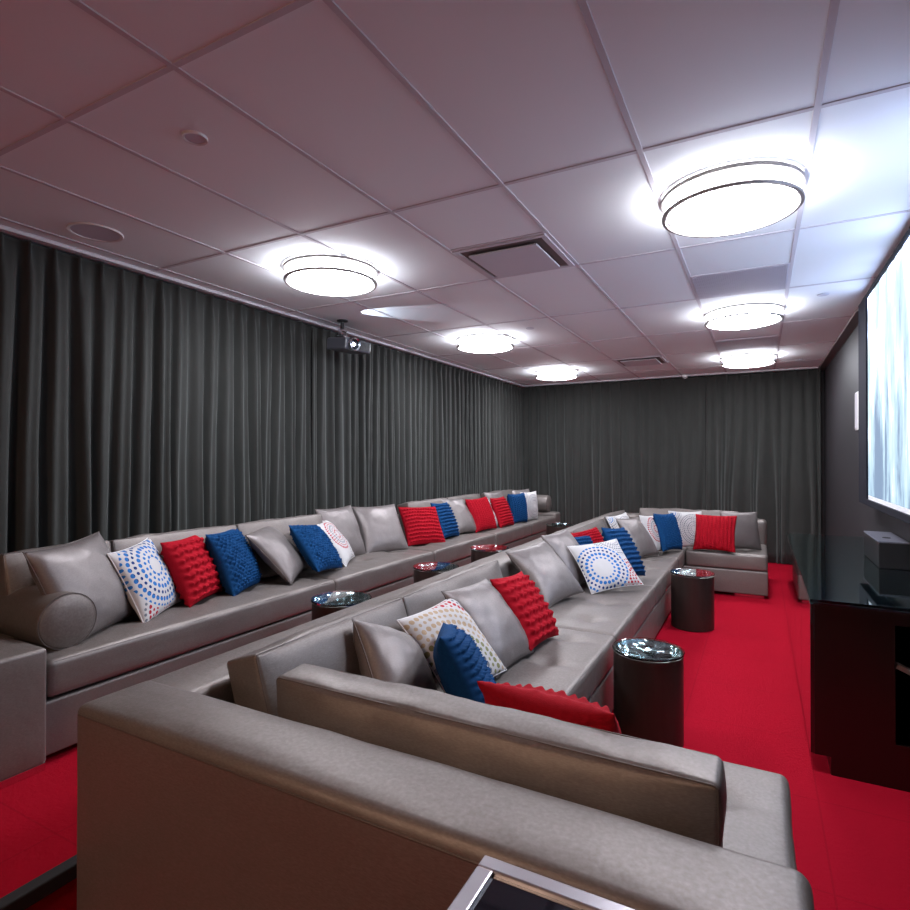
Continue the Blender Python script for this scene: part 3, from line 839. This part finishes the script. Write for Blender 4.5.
# rear row, from the near end to the far end
pillow((-3.02, 1.66, 0.85), 112, 23, 4, 0.50, 'grey', 'large grey satin pillow leaning behind the near bolster on the rear sofa', 0.19)
pillow((-3.06, 2.02, 0.815), 118, 25, 4, 0.43, 'dots_blue_big', 'white pillow with big blue and red dots on rear sofa, left of the red pillow', 0.14)
pillow((-3.10, 2.35, 0.815), 115, 25, 0, 0.42, 'red_wavy', 'wavy-ribbed red pillow between the dotted white and honeycomb blue pillows', 0.16)
pillow((-3.10, 2.66, 0.815), 117, 25, -1, 0.44, 'blue_honey', 'honeycomb-knit blue pillow right of the wavy red pillow on rear sofa', 0.16)
pillow((-3.07, 3.03, 0.82), 115, 42, 5, 0.46, 'grey', 'grey satin pillow tilted back between the two honeycomb blue pillows', 0.15)
pillow((-2.98, 3.33, 0.82), 110, 38, -8, 0.42, 'blue_honey', 'honeycomb-knit blue pillow tilted in front of the red-dotted white pillow', 0.13)
pillow((-3.13, 3.72, 0.80), 117, 38, 3, 0.42, 'dots_red', 'white pillow with small red and grey dots behind the second honeycomb blue pillow', 0.13)
pillow((-3.27, 3.98, 0.835), 91, 22, 0, 0.49, 'grey', 'grey satin pillow, left of the pair propped side by side as rear backrest', 0.16)
pillow((-3.22, 4.50, 0.82), 70, 30, 0, 0.50, 'grey', 'grey satin pillow, right of the pair, touching the horizontally ribbed red pillow', 0.16)
pillow((-3.09, 5.05, 0.80), 61, 34, -2, 0.45, 'red_rows', 'red pillow with horizontal ribs, first red one beyond the pair of grey pillows', 0.14)
pillow((-3.05, 5.47, 0.82), 95, 24, -3, 0.41, 'blue_rows', 'blue pillow with horizontal ribs right of the horizontally ribbed red pillow', 0.13)
pillow((-3.10, 5.90, 0.83), 85, 34, -3, 0.47, 'grey', 'grey satin pillow between the ribbed blue and upright-ribbed red pillows, rear sofa', 0.15)
pillow((-2.98, 6.24, 0.82), 77, 22, 2, 0.42, 'red_cols', 'red pillow with upright ribs on the far part of the rear sofa', 0.14)
pillow((-3.02, 6.50, 0.81), 88, 32, -2, 0.41, 'dots_red', 'white dotted pillow showing as a thin wedge between two far red pillows', 0.12)
pillow((-2.92, 6.74, 0.81), 88, 22, 0, 0.40, 'red_rows', 'small-looking red pillow, farthest red one on the rear sofa', 0.13)
pillow((-3.12, 7.02, 0.83), 84, 18, 0, 0.46, 'grey', 'grey satin pillow behind the farthest red pillow of the rear sofa', 0.14)
pillow((-2.90, 7.22, 0.82), 80, 8, 0, 0.41, 'blue_cols', 'blue pillow with upright ribs at the far end of the rear sofa', 0.13)
pillow((-2.87, 7.58, 0.82), 78, 4, 0, 0.41, 'dots_grey', 'white grey-dotted pillow at the far end of the rear sofa beside blue one', 0.13)
pillow((-3.15, 7.98, 0.82), 66, 14, 0, 0.44, 'grey', 'grey satin pillow against the far arm of the rear sofa', 0.15)
# front row
pillow((-1.28, 1.90, 0.645), 105, 36, -30, 0.40, 'grey', 'grey satin pillow in the near corner of the front sofa behind the long lumbar cushion', 0.19)
pillow((-1.22, 2.27, 0.65), 80, 42, 5, 0.43, 'dots_multi', 'white pillow with red, tan and grey dots near the front-row corner', 0.13)
pillow((-1.02, 1.99, 0.635), 122, 26, -10, 0.42, 'blue_half', 'blue shaggy ruffled pillow standing behind the long lumbar cushion', 0.17)
pillow((-1.21, 2.64, 0.66), 90, 40, -3, 0.47, 'grey', 'large grey satin pillow left of the ruffled red pillow, front sofa', 0.17)
pillow((-1.15, 2.98, 0.665), 91, 36, -5, 0.42, 'red_wavy', 'ruffled red pillow standing on the front sofa right of a large grey pillow', 0.14)
pillow((-0.51, 1.62, 0.662), 172, 34, -3, 0.43, 'red_wavy', 'shaggy red pillow leaning on the far side of the long lumbar cushion', 0.14)
pillow((-1.38, 3.98, 0.665), 72, 44, 5, 0.49, 'grey', 'broad grey satin pillow beyond the ruffled red pillow on the front sofa', 0.17)
pillow((-1.38, 4.58, 0.685), 82, 36, 1, 0.48, 'grey', 'grey satin pillow just left of the white pillow with blue dot rings', 0.16)
pillow((-1.08, 4.52, 0.655), 39, 46, 8, 0.45, 'dots_blue', 'white pillow with blue dot rings lying back on the middle of front sofa', 0.13)
pillow((-1.02, 4.95, 0.70), 82, 28, -6, 0.46, 'blue_rows', 'ruffled blue pillow directly behind the white pillow with blue dot rings', 0.13)
pillow((-1.30, 4.98, 0.69), 60, 34, 6, 0.40, 'red_half', 'red pillow peeking out above the white pillow with blue dot rings', 0.13)
pillow((-1.33, 4.76, 0.66), 60, 34, 0, 0.40, 'blue_rows', 'blue pillow mostly hidden beneath the peeking red pillow', 0.10)
pillow((-1.13, 6.17, 0.675), 71, 32, -1, 0.45, 'grey', 'grey satin pillow near the far corner beside the ruffled blue pillow', 0.14)
pillow((-1.30, 6.36, 0.685), 71, 28, 3, 0.43, 'dots_grey', 'white pillow mostly hidden behind the grey pillow near far corner', 0.12)
pillow((-1.02, 6.46, 0.68), 75, 18, -4, 0.41, 'dots_red', 'white red-dotted pillow between grey and upright-ribbed blue pillow, far corner', 0.12)
pillow((-0.89, 6.62, 0.69), 70, 17, -3, 0.42, 'blue_cols', 'blue pillow with upright ribs in the far corner of the front sofa', 0.13)
pillow((-0.73, 6.98, 0.685), 40, 14, -2, 0.42, 'dots_grey', 'white grey-dotted pillow on the far return, left of the red pillow', 0.12)
pillow((-0.44, 6.95, 0.67), -3, 28, 0, 0.43, 'red_cols', 'red pillow with upright ribs on the far return of the front sofa', 0.14)
pillow((-0.19, 7.12, 0.69), 30, 14, -1, 0.43, 'grey', 'grey satin pillow at the right end of the far return', 0.15)

# ------------------------------------------------------------------ drum side tables
def drum(loc, label):
    t = thing('drum_table', label, 'side table', loc)
    r = 0.178
    lathe('drum_body', [(0, 0.0), (r - 0.006, 0.0), (r, 0.006), (r, 0.465), (r - 0.012, 0.468), (r - 0.012, 0.44), (0.0, 0.44)], M['drum'], t, 64)
    lathe('mirror_dish', [(r - 0.014, 0.466), (r - 0.03, 0.455), (0.1, 0.446), (0, 0.443)], M['dish'], t, 64)
    lathe('glass_top', [(0, 0.470), (r + 0.003, 0.470), (r + 0.006, 0.473), (r + 0.006, 0.480), (r + 0.003, 0.483), (0, 0.483)], M['table_glass'], t, 64)
    return t
d0 = drum((-0.53, 3.18, 0), 'nearest dark drum side table with glass top, on the red carpet before front sofa')
dup(d0, (-0.53, 5.47, 0), 0, 'farther dark drum side table on the open red carpet, by the far return')
dup(d0, (-2.27, 2.76, PL), 0.7, 'drum table between the sofas, nearest of the line behind the front sofa')
dup(d0, (-2.27, 3.92, PL), 1.3, 'drum table between the sofas, second of the line behind the front sofa')
dup(d0, (-2.29, 4.98, PL), 2.1, 'drum table between the sofas, third, reflecting red pillows in its glass')
dup(d0, (-2.28, 7.15, PL), 2.8, 'farthest drum table between the sofas, near the rear sofa end')

# ------------------------------------------------------------------ glass-topped table in the foreground
t = thing('side_table', 'silver-framed table with a black glass top at the bottom edge, behind the sofa back', 'side table', (0, 0.63, 0))
tz = 0.80
bm = bmesh.new()
ax0, ax1, ay0, ay1, fw = -0.43, 0.42, -0.28, 0.285, 0.030
bx(bm, ax0, ax1, ay1 - fw, ay1, tz - 0.03, tz, 0.003)
bx(bm, ax0, ax1, ay0, ay0 + fw, tz - 0.03, tz, 0.003)
bx(bm, ax0, ax0 + fw, ay0 + fw, ay1 - fw, tz - 0.03, tz, 0.003)
bx(bm, ax1 - fw, ax1, ay0 + fw, ay1 - fw, tz - 0.03, tz, 0.003)
obj('table_frame', bm, M['silver_frame'], t)
box('glass_panel', ax0 + fw, ax1 - fw, ay0 + fw, ay1 - fw, tz - 0.02, tz - 0.008, M['black_glass'], t)
for sx in (ax0 + 0.002, ax1 - 0.032):
    for sy in (ay0 + 0.002, ay1 - 0.032):
        box('leg', sx, sx + 0.03, sy, sy + 0.03, 0, tz - 0.03, M['silver_frame'], t, 0.002)

# ------------------------------------------------------------------ groups of repeats
for o in C.objects:
    if o.parent is None and 'category' in o:
        c, y = o['category'], o.location
        if c == 'pillow': o['group'] = 'throw pillows along the rear sofa' if o.location.x < -2.2 else 'throw pillows along the front sofa'
        elif o.name.startswith('back_cushion'): o['group'] = 'boxed back cushions of the sofas'
        elif o.name.startswith('bolster'): o['group'] = 'round bolsters of the rear sofa'
        elif o.name.startswith('drum_table'): o['group'] = 'dark drum side tables'
        elif c == 'ceiling light': o['group'] = 'round ceiling lights'
        elif c == 'curtain': o['group'] = 'charcoal velvet curtains'
        elif c == 'sprinkler': o['group'] = 'round ceiling sprinkler covers'
        elif o.name.startswith('supply_air_vent'): o['group'] = 'plaque air vents'
        elif o.name.startswith('return_air_grille'): o['group'] = 'ribbed return grilles'
        elif c == 'sofa': o['group'] = 'long taupe sofas'
